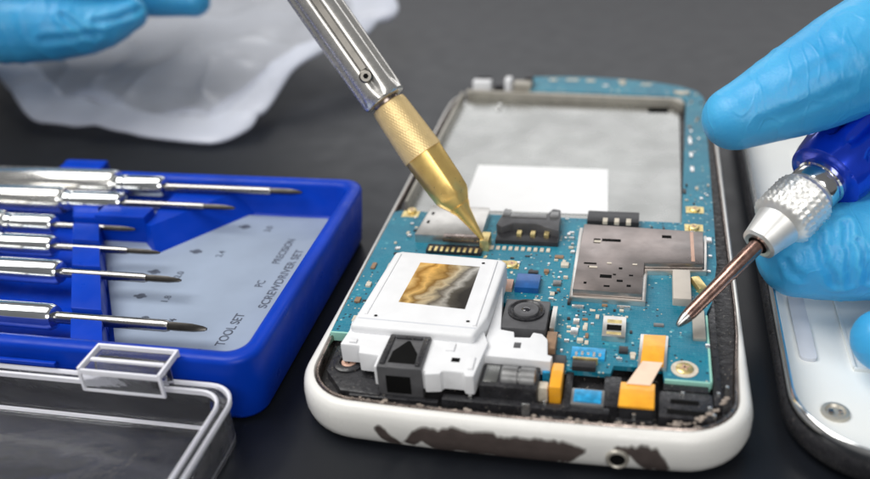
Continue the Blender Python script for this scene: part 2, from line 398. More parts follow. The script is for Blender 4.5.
PROF = [(.60, .0), (.28, .01), (.12, .06), (.04, .15), (.0, .28), (.0, .50), (.025, .63), (.07, .71), (.13, .745), (.19, .74), (.21, .70), (.22, .42)]
bm = bmesh.new(); loops(bm, [ph(o_, z) for o_, z in PROF]+[ph(.60, .42), ph(.60, .0)])
link('frame', bm, 'white_plastic', phone, smooth=50)
bm = bmesh.new(); loops(bm, [ph(o_, z) for o_, z in ((.225, .43), (.225, .725), (.24, .74), (.265, .74), (.28, .72), (.28, .43))]+[ph(.225, .43)])
link('bezel', bm, 'bezel', phone)
bm = bmesh.new()
pts = ph(.285, 0); lo = [bm.verts.new((x, y, .30)) for x, y, z in pts]; hi = [bm.verts.new((x, y, .52)) for x, y, z in pts]
bm.faces.new(lo[::-1]); bm.faces.new(hi)
for i in range(len(pts)): j = (i+1) % len(pts); bm.faces.new((lo[i], lo[j], hi[j], hi[i]))
ch = link('chassis', bm, 'black_dusty', phone)
# raised black plastic mouldings along the bottom end
bm = bmesh.new()
box(bm, -1.15, 1.3, .36, .50, .5, .70, .02); box(bm, 1.4, 1.9, .30, .36, .5, .66, .02)
box(bm, -2.6, -1.2, .34, .44, .5, .64, .03); box(bm, 1.98, 2.75, .40, .98, .5, .72, .05)
box(bm, 2.76, 3.0-.12, .75, 4.3, .5, .70, .02); box(bm, 2.05, 2.7, 1.02, 1.18, .5, .70, .02)
prism(bm, [(-3.12, .85), (-2.75, .40), (-2.1, .36), (-2.1, .95), (-2.5, 1.45), (-3.14, 1.5)], .5, .67, .05)
box(bm, 1.2, 1.45, .52, 1.2, .5, .72, .02); box(bm, .62, .74, .4, 1.3, .5, .72, .02)
box(bm, -2.0, -1.2, .3, .36, .5, .58, .01); box(bm, .3, 1.0, .24+.06, .35, .5, .6, .01)
link('moulding', bm, 'black', phone)
for a in ((2.10, 2.62, .47, .56), (2.15, 2.55, .70, .78)): link('groove', B(*a, .72, .735, .005), 'black_gap', phone)
for x, y, w, h in ((2.66, .62, .06, .04), (2.72, .46, .05, .05), (.35, .44, .05, .05), (-.75, .43, .05, .03), (1.62, .34, .05, .04), (2.3, .90, .05, .04), (2.80, .95, .05, .05), (.05, .35, .12, .03), (2.93, 1.1, .05, .06)):
    link('metal_clip', B(x, x+w, y, y+h, .5, .755, .01), 'solder', phone)
# crumbs of old glue on the inner lip of the bottom edge
bm = bmesh.new()
for i in range(110):
    u = random.random(); x = -2.6+5.2*u if i < 60 else 2.1+.85*u
    y = skew(x, PY0+.27)[1]+random.uniform(-.03, .04) if i < 60 else .24+(u**2.4)*.65+random.uniform(-.02, .05)
    s = random.uniform(.012, .035)
    bmesh.ops.create_icosphere(bm, subdivisions=1, radius=s, matrix=Matrix.Translation((x, y, .73)) @ Matrix.Diagonal((1.4, 1, .6, 1)))
link('glue_residue', bm, 'glue', phone)
# paint chipped from the front rim
def rim_y(x, z, off=.006):
    zz = [p[1] for p in PROF[:9]]; oo = [p[0] for p in PROF[:9]]
    for k in range(8):
        if zz[k] <= z <= zz[k+1]:
            t = (z-zz[k])/(zz[k+1]-zz[k]); o_ = oo[k]*(1-t)+oo[k+1]*t; break
    return skew(x, PY0+o_)[1]-off
def chipmesh(ctrl, step=.03, off=.006):
    """ctrl: (x, zlow, zhigh)"""
    bm = bmesh.new(); xs = []; x = ctrl[0][0]
    while x < ctrl[-1][0]: xs.append(x); x += step
    rows = []
    for x in xs:
        for a, b in zip(ctrl[:-1], ctrl[1:]):
            if a[0] <= x <= b[0]:
                t = (x-a[0])/(b[0]-a[0]); lo_ = a[1]*(1-t)+b[1]*t; hi_ = a[2]*(1-t)+b[2]*t
        j = noise.noise(Vector((x*4, 1, 3)))*.06+noise.noise(Vector((x*15, 5, 3)))*.04
        hi_ = max(lo_+.01, hi_+j); k = 8
        rows.append([(x, rim_y(x, max(.01, lo_+(hi_-lo_)*q/k), off), max(.01, lo_+(hi_-lo_)*q/k)) for q in range(k+1)])
    loops(bm, rows, close=False); return bm
for ctrl in ([(-2.06, .40, .46), (-1.98, .24, .50), (-1.88, .16, .32), (-1.7, .12, .22)],
             [(-1.62, .22, .26), (-1.5, .18, .44), (-1.36, .32, .53), (-1.15, .10, .56), (-.6, .03, .57), (.1, .03, .54), (.6, .03, .54), (.80, .18, .53), (.92, .34, .50), (1.02, .42, .44)],
             [(1.42, .50, .53), (1.62, .42, .58), (1.86, .10, .56), (2.0, .04, .52), (2.16, .04, .22)]):
    link('paint_chip', chipmesh(ctrl), 'chipped', phone)
    link('worn_paint_edge', chipmesh([(ctrl[0][0]-.03, ctrl[0][1], ctrl[0][2])]+[(a, max(.02, b-.03), c+.035) for a, b, c in ctrl[1:-1]]+[(ctrl[-1][0]+.03, ctrl[-1][1], ctrl[-1][2])], off=.003), 'scuff', phone)
# microphone hole
bm = bmesh.new(); yy = rim_y(1.66, .33)
bmesh.ops.create_cone(bm, cap_ends=True, segments=24, radius1=.11, radius2=.11, depth=.10, matrix=Matrix.Translation((1.45, yy+.02, .34)) @ Matrix.Rotation(R(90), 4, 'X'))
bmesh.ops.scale(bm, vec=(1.3, 1, 1), verts=bm.verts, space=Matrix.Translation((-1.45, 0, 0)))
hole = link('microphone_hole', bm, 'black_gap', phone)
bm = bmesh.new()
lathe(bm, (1.45, yy+.0, .34), (1.45, yy-1, .34), [(-.02, .10), (.04, .11), (.055, .13), (.045, .155), (.0, .165)], 24, cap=False)
link('hole_rim', bm, 'cream', hole)
# side keys on the right edge
link('side_key', B(3.21, 3.27, 8.2, 9.6, .33, .50, .03), 'chrome', phone)

# battery bay
bm = bmesh.new()
bay = [(-3.13, 6.0), (2.42, 6.0), (2.46, 12.0), (2.1, 12.38), (-2.9, 12.72), (-3.13, 12.5)]
prism(bm, bay, .52, .56, .0)
bays = link('battery_bay', bm, 'bay', phone, smooth=0)
bm = bmesh.new()
prism(bm, [(-3.1, 12.74), (2.3, 12.38), (2.48, 12.1), (2.6, 12.1), (2.5, 12.5), (-3.1, 12.92)], .52, .76, .03)
prism(bm, [(-3.19, 6.3), (-3.13, 6.3), (-3.13, 12.6), (-3.19, 12.6)], .52, .80, .01)
link('bay_wall', bm, 'cream', bays)
link('white_label', P([(-2.02, 6.45), (.98, 6.50), (.88, 8.60), (-2.04, 8.62)], .562, .572, .0), 'paper', phone, smooth=0)
link('contact_slot', B(1.70, 2.2, 12.02, 12.2, .56, .60, .01), 'black_gap', bays)
bm = bmesh.new()
for x, y in ((-2.1, 12.0), (-2.1, 12.3)): bmesh.ops.create_uvsphere(bm, u_segments=12, v_segments=6, radius=.07, matrix=Matrix.Translation((x, y, .58)) @ Matrix.Diagonal((1, 1, .5, 1)))
link('rivet', bm, 'chrome', bays)
# top-left speaker / jack blocks
for x0, x1, y0, y1, z, mm in ((-2.95, -2.45, 12.95, 13.2, .95, 'white_matte'), (-2.85, -2.5, 13.22, 13.36, 1.0, 'black'), (-2.38, -2.1, 12.95, 13.2, .86, 'black'), (-2.08, -1.9, 12.95, 13.3, 1.0, 'white_matte'), (-1.84, -1.36, 12.9, 13.2, .93, 'cream'), (-1.55, -1.34, 13.2, 13.42, 1.0, 'black')):
    link('top_connector', B(x0, x1, y0, y1, .5, z, .03), mm, phone)

# circuit board (one outline: left arm, main area, right arm, top strip)
board = [(-3.32, 1.72), (-2.45, 1.72), (-2.40, 2.2), (-.95, 2.2), (-.9, 2.9), (.30, 2.9), (.32, 1.7), (.48, 1.36), (.52, 1.22), (1.28, 1.22), (1.32, 1.42), (2.04, 1.42), (2.06, 1.18),
         (2.72, 1.18), (2.74, 3.0), (2.84, 3.3), (2.97, 4.5), (3.0, 6.0), (3.06, 11.6), (3.06, 12.5), (2.92, 12.95), (2.5, 13.32), (1.8, 13.62), (1.0, 13.82), (.2, 13.94), (-.6, 13.97), (-1.62, 13.92), (-1.40, 12.86),
         (.3, 12.76), (2.4, 12.58), (2.62, 12.3), (2.40, 5.98), (-3.2, 5.98), (-3.32, 5.9)]
pcb = link('circuit_board', P(board, .665, .75, .0), 'pcb', phone, smooth=0)
link('board_edge', B(2.07, 2.72, 1.155, 1.195, .60, .765, .008), 'green_edge', pcb)
link('board_edge', B(-3.32, -2.5, 1.695, 1.735, .60, .765, .008), 'green_edge', pcb)
link('board_edge', B(2.715, 2.75, 1.2, 2.9, .62, .765, .008), 'green_edge', pcb)

# antenna-cover module (white)
wm = link('antenna_cover', P([(-2.80, 1.30), (-.80, 1.24), (-.66, 1.80), (-.60, 3.42), (-.70, 3.52), (-2.52, 3.62), (-2.64, 3.56)], .78, 1.24, .07, 3), 'white_matte', phone)
bm = bmesh.new()
prism(bm, [(-2.88, 1.62), (-2.84, 1.36), (-2.88, .98), (-2.56, .98), (-2.52, .80), (-2.20, .78), (-2.20, .50), (-1.40, .50), (-1.40, .42), (-1.16, .46), (-1.14, .54), (-.82, .54), (-.80, .46), (-.66, .46), (-.58, 1.30), (-.72, 1.66)], .76, 1.10, .04, 2)
prism(bm, [(-.70, 1.08), (.40, 1.05), (.42, 1.20), (.34, 1.22), (.30, 1.60), (.20, 1.74), (.05, 1.76), (.02, 1.62), (-.22, 1.60), (-.24, 1.74), (-.46, 1.78), (-.52, 2.3), (-.62, 3.1), (-.66, 1.60)], .76, 1.02, .03, 2)
link('cover_skirt', bm, 'white_matte', wm)
link('foil_sticker', P([(-2.18, 2.02), (-1.06, 1.94), (-1.04, 3.22), (-2.10, 3.25)], 1.241, 1.247, .0), 'foil', wm, smooth=0)
link('screw_hole', B(-1.06, -.93, .76, .86, 1.09, 1.104, .004), 'black_gap', wm)
link('screw_hole', B(-.20, -.09, 1.32, 1.46, 1.01, 1.024, .004), 'dark_grey', wm)
link('seam', P([(-2.72, 1.50), (-.80, 1.44), (-.80, 1.46), (-2.72, 1.52)], 1.24, 1.243), 'cover_grey', wm, smooth=0)
link('side_ridge', P([(-.86, 1.5), (-.80, 1.5), (-.76, 3.44), (-.81, 3.45)], 1.235, 1.262, .01), 'white_matte', wm)
link('side_ridge', P([(-2.66, 1.62), (-2.60, 1.62), (-2.50, 3.5), (-2.55, 3.5)], 1.235, 1.255, .01), 'white_matte', wm)
for x, y in ((-2.45, 1.6), (-1.0, 3.35), (-.95, 1.62)):
    b = bmesh.new(); lathe(b, (x, y, 1.238), (x, y, 2), [(0, .05), (.006, .05), (.006, .035), (.002, .03)], 18); link('mould_mark', b, 'white_matte', wm)
for a in ((-2.74, -2.62, 1.02, 1.12), (-1.20, -1.06, 1.0, 1.2), (-.78, -.70, .6, .9)): link('moulded_step', B(*a, 1.08, 1.13, .015), 'white_matte', wm)
# headphone jack
jk = link('headphone_jack', P([(-2.14, .44), (-1.44, .44), (-1.46, 1.27), (-2.12, 1.27)], .6, 1.16, .035), 'dark_grey', phone)
bm = bmesh.new()
prism(bm, [(-1.98, .55), (-1.56, .55), (-1.58, .80), (-1.76, 1.10), (-1.80, 1.10), (-1.97, .82)], 1.155, 1.166)
link('jack_opening', bm, 'black_gap', jk, smooth=0)
bm = bmesh.new(); box(bm, -2.10, -2.02, .50, 1.2, 1.16, 1.19, .01); box(bm, -1.55, -1.48, .50, 1.2, 1.16, 1.19, .01); box(bm, -2.0, -1.58, 1.14, 1.2, 1.16, 1.185, .01)
link('jack_ridge', bm, 'black', jk)
bm = bmesh.new(); prism(bm, [(-2.0, .432), (-1.62, .432), (-1.62, .44), (-2.0, .44)], .68, 1.0); link('jack_opening', bm, 'black_gap', jk, smooth=0)
# screws in the corners
def screw(x, y, z, r, mats=('gold_pad', 'pink'), par=phone):
    s = bmesh.new(); lathe(s, (x, y, z), (x, y, z+1), [(0, r), (.03, r), (.045, r*.85)], 24)
    so = link('screw', s, mats[0], par)
    s = bmesh.new(); 
    for a in (20, 110): box(s, x-r*.55, x+r*.55, y-r*.12, y+r*.12, z+.03, z+.049, 0, a)
    link('cross_slot', s, mats[1], so) if par is phone else None
    return so
bm = bmesh.new(); lathe(bm, (-2.80, 1.05, .52), (-2.80, 1.05, 2), [(0, .25), (.18, .25), (.20, .22), (.20, .15), (.1, .14)], 28, cap=False)
link('screw_boss', bm, 'black', phone)
screw(-2.80, 1.05, .67, .12, ('pink', 'black_gap')); screw(2.36, 1.46, .75, .13)
bm = bmesh.new(); lathe(bm, (2.36, 1.46, .75), (2.36, 1.46, 2), [(0, .20), (.012, .20), (.014, .12)], 28); link('gold_ring', bm, 'ceramic', pcb)
screw(2.66, 6.52, .75, .10); screw(2.62, 5.78, .76, .10); screw(-.62, 4.10, .76, .11); screw(-2.95, 5.95, .76, .10)
for x, y in ((2.66, 6.52), (2.62, 5.80), (-.66, 4.12), (-2.95, 5.85)):
    link('gold_pad', B(x-.17, x+.17, y-.13, y+.13, .75, .757, .0), 'gold_pad', pcb, smooth=0)

# memory-card cage (pale metal) on the left, beneath the tip of the pen
cg = link('card_cage', P([(-2.60, 4.75), (-1.30, 4.75), (-1.32, 5.95), (-2.52, 5.95)], .75, .93, .03), 'tin', phone)
link('cage_lip', B(-2.02, -1.25, 4.64, 4.80, .86, .96, .02), 'bezel', cg)
link('pin_row', B(-2.30, -1.24, 4.36, 4.62, .75, .82, .02), 'black', cg)
bm = bmesh.new()
for i in range(9): box(bm, -2.24+.11*i, -2.19+.11*i, 4.34, 4.5, .82, .835, .0)
link('contact_pin', bm, 'gold_pad', cg)
link('cage_corner', B(-1.30, -1.12, 4.55, 4.9, .75, .98, .03), 'gold_pad', cg)
for x, y in ((-2.44, 5.55), (-2.46, 5.2)): link('cage_hole', B(x, x+.05, y, y+.10, .925, .934, .0), 'black_gap', cg)
# battery connector (black, with contacts) and pin row
bc = link('battery_connector', P([(-1.08, 5.20), (-.98, 5.9), (-.86, 5.62), (-.2, 5.58), (-.06, 5.92), (.10, 5.88), (.14, 5.05), (-.1, 5.15), (-.3, 5.28), (-.75, 5.28), (-.95, 5.1)], .75, .98, .03), 'dark_grey', phone)
link('connector_base', B(-1.05, .14, 4.84, 5.22, .75, .84, .02), 'chip', bc)
for x in (-.66, -.40, -.14): link('contact', B(x, x+.09, 5.0, 5.16, .84, .90, .01), 'gold_pad', bc)
link('connector_latch', B(-.85, -.15, 5.48, 5.62, .98, 1.0, .01), 'coil', bc)
link('connector_latch', B(-1.0, -.85, 5.5, 5.75, .98, 1.02, .02), 'coil', bc)
link('connector_latch', B(-.08, .08, 5.5, 5.75, .98, 1.02, .02), 'coil', bc)
for i in range(10): link('solder_pin', B(-1.12+.118*i, -1.05+.118*i, 4.62, 4.74, .75, .775, .005), 'ceramic', bc)
# black socket behind the shield
bs = link('ribbon_socket', B(.62, 1.60, 5.60, 6.02, .75, .92, .02), 'chip', phone)
for x in (.92, 1.14, 1.36): link('socket_contact', B(x, x+.09, 5.585, 5.74, .86, .925, .005), 'ceramic', bs)
# big tin shield
sh = link('tin_shield', P([(.55, 3.16), (1.70, 3.14), (1.72, 4.12), (2.72, 4.20), (2.76, 5.32), (.58, 5.42)], .77, .95, .02), 'shield', phone)
bm = bmesh.new()
prism(bm, [(.50, 3.08), (1.76, 3.06), (1.78, 4.04), (2.78, 4.12), (2.83, 5.36), (2.78, 5.36), (2.74, 4.18), (1.71, 4.10), (1.70, 3.13), (.56, 3.15), (.56, 5.46), (.50, 5.46)], .75, .84, .01)
link('shield_fence', bm, 'tin', sh)
hl = [(.80, 4.72, .12, .16), (.95, 4.80, .34, .09), (2.02, 5.02, .17, .10), (.68, 3.98, .22, .05), (.76, 3.88, .12, .04), (.98, 3.56, .2, .10), (1.29, 3.86, .06, .06), (1.27, 3.46, .10, .06), (.72, 3.34, .05, .06),
      (1.06, 3.28, .10, .05), (1.44, 3.32, .07, .06), (1.47, 3.66, .07, .04), (1.2, 3.66, .05, .04)]
for x, y, w, h in hl: link('shield_hole', B(x, x+w, y, y+h, .945, .953, .0), 'black_gap', sh, smooth=0)
for x, y, w, h in ((.81, 4.74, .12, .07), (.78, 3.86, .14, .05), (1.08, 4.02, .08, .04), (1.52, 4.02, .08, .04)): link('shield_dimple', B(x, x+w, y, y+h, .953, .958, .0), 'ceramic', sh, smooth=0)
link('shield_seam', B(2.52, 2.58, 4.25, 5.28, .95, .956, .002), 'pink', sh)
# small parts on the board
def part(name, m, x0, x1, y0, y1, z1, bev=.012, ang=0, z0=.75): return link(name, B(x0, x1, y0, y1, z0, z1, bev, ang=ang), m, pcb)
part('foam_pad', 'beige', 2.20, 2.50, 3.14, 4.06, .90, .03)
part('gold_clip', 'gold_pad', 2.56, 2.72, 3.55, 3.95, .86, .04, 20)
part('side_bracket', 'cream', 2.50, 2.70, 2.2, 3.0, .80, .02)
part('blue_chip', 'blue_chip', -.46, -.04, 3.24, 3.70, .86, .02)
part('copper_pad', 'pink', -.74, -.50, 3.24, 3.54, .83, .02)
cn = part('test_connector', 'tin', 1.10, 1.47, 2.02, 2.58, .86, .02)
link('connector_slot', B(1.17, 1.40, 2.38, 2.46, .855, .866, .0), 'gold_pad', cn); link('connector_slot', B(1.17, 1.40, 2.18, 2.32, .855, .866, .0), 'black_gap', cn)
link('connector_slot', B(1.17, 1.40, 2.07, 2.13, .855, .866, .0), 'gold_pad', cn)
fl = part('blue_film', 'flex_blue', .66, 1.18, 1.50, 1.78, .79, .01)
for i in range(5): link('film_print', B(.72+.09*i, .76+.09*i, 1.54+.02*(i % 3), 1.64+.02*(i % 2), .79, .796, .0), 'solder', fl)
part('ribbon_socket', 'chip', .70, 1.06, 1.22, 1.40, .84, .02); part('gold_bar', 'gold_pad', .70, 1.08, 1.40, 1.44, .86, .01)
link('blue_chip', B(.78, 1.18, .52, .80, .5, .76, .02), 'flex_blue', phone)
link('chip_carrier', B(.74, 1.22, .48, .84, .5, .74, .02), 'coil', phone)
# orange flex cable: two stiffener pads joined by a pale ribbon
fx = link('flex_cable', P([(1.74, 1.46), (2.04, 1.46), (1.86, .90), (1.52, .90)], .838, .85, .0), 'flex_pink', phone, smooth=0)
for poly, z, cx_, cy_ in (([(1.71, 1.42), (2.05, 1.42), (2.09, 2.18), (1.75, 2.16)], .80, 1.90, 1.80), ([(1.42, .42), (1.92, .42), (1.93, .96), (1.44, .95)], .80, 1.68, .70)):
    pad = link('orange_pad', P(poly, z, z+.035, .012), 'kapton', fx)
link('pad_support', P([(1.44, .44), (1.90, .44), (1.91, .94), (1.46, .93)], .5, .80, .01), 'chip', phone)
link('pad_backing', P([(1.67, 1.38), (2.09, 1.38), (2.13, 2.22), (1.70, 2.22)], .75, .80, .01), 'tin', fx)
link('orange_tab', B(.42, .60, .58, 1.16, .60, .93, .03), 'kapton', phone)
link('spring_contact', B(.26, .40, .62, .78, .60, .86, .02), 'ceramic', phone); link('spring_contact', B(.28, .40, .98, 1.04, .60, .86, .02), 'flex_blue', phone)
# rear camera
cam_ = link('rear_camera', B(-.50, .24, 1.86, 2.68, .70, 1.00, .04), 'dark_grey', phone)
bm = bmesh.new(); lathe(bm, (-.13, 2.34, 1.0), (-.13, 2.34, 2), [(-.01, .30), (.035, .30), (.04, .27), (.015, .24), (.01, .20)], 36, cap=False); link('lens_ring', bm, 'black', cam_)
bm = bmesh.new(); lathe(bm, (-.13, 2.34, 1.0), (-.13, 2.34, 2), [(0, .21), (.04, .20), (.05, .15), (.045, .12)], 36); link('lens_barrel', bm, 'dark_grey', cam_)
bm = bmesh.new(); bmesh.ops.create_uvsphere(bm, u_segments=20, v_segments=10, radius=.08, matrix=Matrix.Translation((-.13, 2.34, 1.035)) @ Matrix.Diagonal((1, 1, .4, 1))); link('lens', bm, 'glass', cam_)
part('camera_bracket', 'tin', .28, .36, 2.0, 2.62, .95); part('shield_tab', 'brown_cap', .26, .42, 1.5, 1.95, .92); link('dark_block', B(.36, .60, 1.12, 1.5, .6, .82, .02), 'chip', phone)
# earpiece / vibration unit below the white cover
vb = link('vibration_motor', B(-.60, .26, .50, 1.03, .58, .92, .03), 'black', phone)
link('motor_window', B(-.55, -.34, .58, .98, .92, .935, .01), 'bay', vb)
bm = bmesh.new(); lathe(bm, (-.30, .78, .86), (.20, .78, .86), [(0, .0), (.0, .17), (.02, .19), (.24, .19), (.25, .16), (.28, .16), (.29, .19), (.5, .19), (.52, .15), (.52, 0)], 28, cap=False); link('motor_drum', bm, 'coil', vb)
# scattered surface-mount parts
def free(x, y):
    def inp(px, py, poly):
        c = False; j = len(poly)-1
        for i in range(len(poly)):
            a, b = poly[i], poly[j]
            if (a[1] > py) != (b[1] > py) and px < (b[0]-a[0])*(py-a[1])/(b[1]-a[1])+a[0]: c = not c
            j = i
        return c
    if not all(inp(x+dx, y+dy, board) for dx in (-.06, .06) for dy in (-.06, .06)): return False
    for a in ((-2.95, -.5, 1.0, 3.75), (.42, 2.9, 3.0, 5.55), (-2.65, .2, 4.5, 6.1), (-.85, 0, 3.15, 3.8), (-.6, .4, 1.0, 2.75), (1.6, 2.2, 1.3, 2.3), (1.0, 1.55, 1.9, 2.7), (.6, 1.25, 1.1, 1.85), (2.1, 2.8, 1.2, 1.8), (.5, 1.7, 5.5, 6.1), (2.1, 2.8, 3.0, 4.2), (1.5, 2.7, 2.3, 3.0)):
        if a[0] < x < a[1] and a[2] < y < a[3]: return False
    return True
fixed = [(.62, 2.40, .10, .16, 'solder'), (.60, 2.10, .12, .20, 'solder'), (.80, 2.26, .06, .20, 'ceramic'), (.72, 1.92, .10, .08, 'ceramic'), (.84, 2.05, .05, .12, 'brown_cap'), (.52, 1.90, .08, .08, 'solder'), (.56, 2.86, .20, .08, 'solder'), (1.30, 2.92, .22, .05, 'solder'),
         (1.38, 1.72, .14, .14, 'chip'), (1.56, 1.60, .07, .16, 'ceramic'), (.12, 4.42, .16, .10, 'brown_cap'), (.26, 4.12, .14, .12, 'ceramic'), (-.02, 3.9, .09, .09, 'brown_cap'), (.18, 3.5, .14, .14, 'coil'), (.16, 3.2, .08, .10, 'ceramic'), (-.3, 3.86, .18, .10, 'chip'),
         (.34, 3.75, .08, .05, 'ceramic'), (.40, 4.6, .07, .10, 'solder'), (.30, 5.35, .10, .07, 'solder'), (.32, 5.1, .10, .05, 'solder'), (.38, 4.9, .05, .05, 'solder'), (.16, 3.02, .08, .07, 'solder'), (-.1, 2.98, .12, .06, 'ceramic'), (.48, 2.95, .05, .12, 'chip'),
         (-3.06, 2.05, .14, .16, 'ceramic'), (-2.78, 2.5, .16, .14, 'chip'), (-3.18, 2.6, .10, .14, 'brown_cap'), (-2.74, 2.98, .18, .16, 'chip'), (-3.12, 3.1, .09, .13, 'ceramic'), (-2.88, 3.7, .12, .17, 'ceramic'), (-3.2, 3.7, .08, .2, 'brown_cap'), (-2.92, 4.4, .10, .12, 'solder'), (-2.8, 4.9, .08, .08, 'solder'), (-2.7, 4.2, .12, .12, 'chip'), (-2.86, 5.4, .07, .07, 'solder'),
         (-.95, 13.62, .2, .12, 'ceramic'), (-.5, 13.64, .34, .10, 'ceramic'), (.05, 13.58, .24, .12, 'ceramic'), (.5, 13.2, .16, .12, 'solder'), (.95, 13.35, .14, .12, 'ceramic'), (.9, 13.55, .2, .08, 'ceramic'), (1.5, 13.35, .26, .08, 'ceramic'), (2.35, 12.75, .36, .14, 'ceramic'),
         (2.62, 9.6, .07, .5, 'solder'), (2.62, 8.9, .07, .3, 'solder'), (2.62, 8.2, .08, .3, 'solder'), (2.66, 10.3, .06, .15, 'solder'), (2.45, 7.2, .06, .2, 'chip'), (2.82, 5.2, .10, .2, 'solder'), (2.84, 4.7, .06, .08, 'solder'), (2.80, 4.2, .06, .08, 'solder'),
         (2.68, 2.0, .07, .10, 'solder'), (2.3, 2.3, .03, .03, 'solder'), (1.9, 2.5, .16, .08, 'coil')]
for x, y, w, h, mm in fixed:
    part({'solder': 'solder_pad', 'ceramic': 'capacitor', 'brown_cap': 'resistor', 'chip': 'small_chip', 'coil': 'inductor'}[mm], mm, x, x+w, y, y+h, .75+random.uniform(.02, .06), .008)
cnt = 0; placed = []
while cnt < 165:
    if cnt < 90: x, y = random.uniform(-1.2, .6), random.uniform(2.7, 5.6)
    elif cnt < 112: x, y = random.uniform(.4, 1.7), random.uniform(1.4, 3.0)
    else: x, y = random.uniform(-3.0, 3.0), random.uniform(2.0, 13.0)
    if cnt < 90 and random.random() < .002: cnt = 90
    if not free(x, y) or any(abs(x-a) < .10 and abs(y-b) < .09 for a, b in placed): continue
    placed.append((x, y)); cnt += 1
    w, h = random.choice(((.07, .04), (.04, .07), (.09, .05), (.05, .05), (.06, .1)))
    mm, nm = random.choice((('ceramic', 'capacitor'), ('solder', 'solder_pad'), ('brown_cap', 'resistor'), ('chip', 'small_chip'), ('solder', 'solder_pad'), ('ceramic', 'capacitor')))
    part(nm, mm, x-w/2, x+w/2, y-h/2, y+h/2, .75+random.uniform(.012, .04), .004)

# ------------------------------------------------------------------ loose white cover at the right
cv = thing('phone_cover', 'loose white phone cover lying open side up at the right, under the gloved fingers', 'phone cover', (7, 6, 0))
CX0, CX1, CY0, CY1 = 3.76, 10.4, .02, 13.0
def cvr(off, z, r0=1.35): return [(x, y, z) for x, y in rrect(CX0+off, CX1-off, CY0+off, CY1-off, max(.05, r0-off), 12, .06)]
bm = bmesh.new()
loops(bm, [cvr(o_, z) for o_, z in ((.95, .12), (.42, .14), (.26, .22), (.19, .40), (.17, .62), (.12, .66), (.08, .62), (.10, .36), (.2, .14), (.5, .06), (.95, .04))], cap0=True, cap1=True)
link('shell', bm, 'cover_white', cv, smooth=50)
bm = bmesh.new()
loops(bm, [cvr(o_, z) for o_, z in ((.50, .0), (.16, .05), (.02, .18), (.0, .42), (.05, .50), (.085, .50), (.07, .34), (.09, .2), (.2, .1), (.5, .05))])
link('dark_rim', bm, 'black', cv, smooth=50)
bm = bmesh.new()
loops(bm, [cvr(o_, z) for o_, z in ((.055, .51), (.05, .60), (.075, .65), (.11, .675), (.14, .66), (.12, .64), (.09, .60), (.085, .51))])
link('chrome_trim', bm, 'chrome', cv, smooth=50)
bm = bmesh.new(); prism(bm, rrect(4.22, 4.48, 2.7, 4.6, .1, 5), .12, .19, .01); link('grey_pad', bm, 'cover_grey', cv)
bm = bmesh.new(); prism(bm, rrect(5.0, 10.0, 3.0, 11.0, .3, 5), .12, .15, .01); link('raised_panel', bm, 'cover_white', cv)
bm = bmesh.new(); box(bm, 5.0, 7.6, 2.55, 2.6, .12, .18, .01); box(bm, 4.98, 5.03, 2.6, 4.6, .12, .18, .01); link('rib', bm, 'cover_white', cv)
bm = bmesh.new(); lathe(bm, (4.56, 1.5, .12), (4.56, 1.5, 2), [(0, .21), (.05, .20), (.06, .15), (.02, .12), (.02, .05)], 28); so = link('screw_boss', bm, 'cream', cv)
link('cross_slot', B(4.46, 4.53, 1.45, 1.52, .17, .19, .01), 'bezel', so); link('cross_slot', B(4.60, 4.65, 1.47, 1.52, .17, .19, .01), 'bezel', so)

# ------------------------------------------------------------------ gold and silver pen tool
TIP = Vector((-1.22, 4.62, .93)); AX = Vector((-.598, .285, .749)).normalized()
pen = thing('soldering_pen', 'silver and gold pen tool leaning down with its tip on the circuit board', 'pen tool', tuple(TIP))
TE = TIP+AX
def pl(name, prof, m, seg=48, rad=None, par=None, roll=0.):
    b = bmesh.new(); lathe(b, TIP, TE, prof, seg, rad, roll=roll); return link(name, b, m, par or pen, smooth=35)
def hexr(t, a, r):
    k = math.pi/3; x = (a % k)-k/2; return r*(.45/math.cos(x)*math.cos(k/2)+.55) if r > .2 else r
pl('tip', [(0, .02), (.05, .04), (.38, .095), (.68, .155), (.80, .22)], 'gold', 32)
pl('nose', [(.70, .15), (.80, .215), (.98, .325), (1.05, .355), (1.3, .375), (1.9, .395), (1.98, .395), (2.0, .37)], 'gold', 60, hexr)
def knurl(t, a, r): return r+.0035*math.sin(44*a+t*62)+.0035*math.sin(44*a-t*62)
pl('knurled_ferrule', [(1.98, .36), (1.99, .395)]+[(2.0+i*.021, .395-.0010*i) for i in range(52)]+[(3.12, .335), (3.14, .30)], 'gold_knurl' if 'gold_knurl' in M else 'gold', 160, knurl)
pl('neck', [(3.10, .26), (3.30, .26)], 'bezel', 32)
def flute(t, a, r):
    if t < 3.26: return r
    s = 0
    for c in (R(15), R(75), R(135), R(195), R(255), R(315)):
        dd = (a-c+math.pi) % (2*math.pi)-math.pi; s += math.exp(-(dd/.17)**2)
    return r*(1-.16*min(1, s)*min(1, max(0, (t-3.32)/.2)))
pl('barrel', [(3.20, .34), (3.22, .40), (3.26, .425), (3.4, .43)]+[(3.5+i*.25, .43+.0006*i) for i in range(38)]+[(13.1, .42), (13.2, .30)], 'barrel', 96, flute)
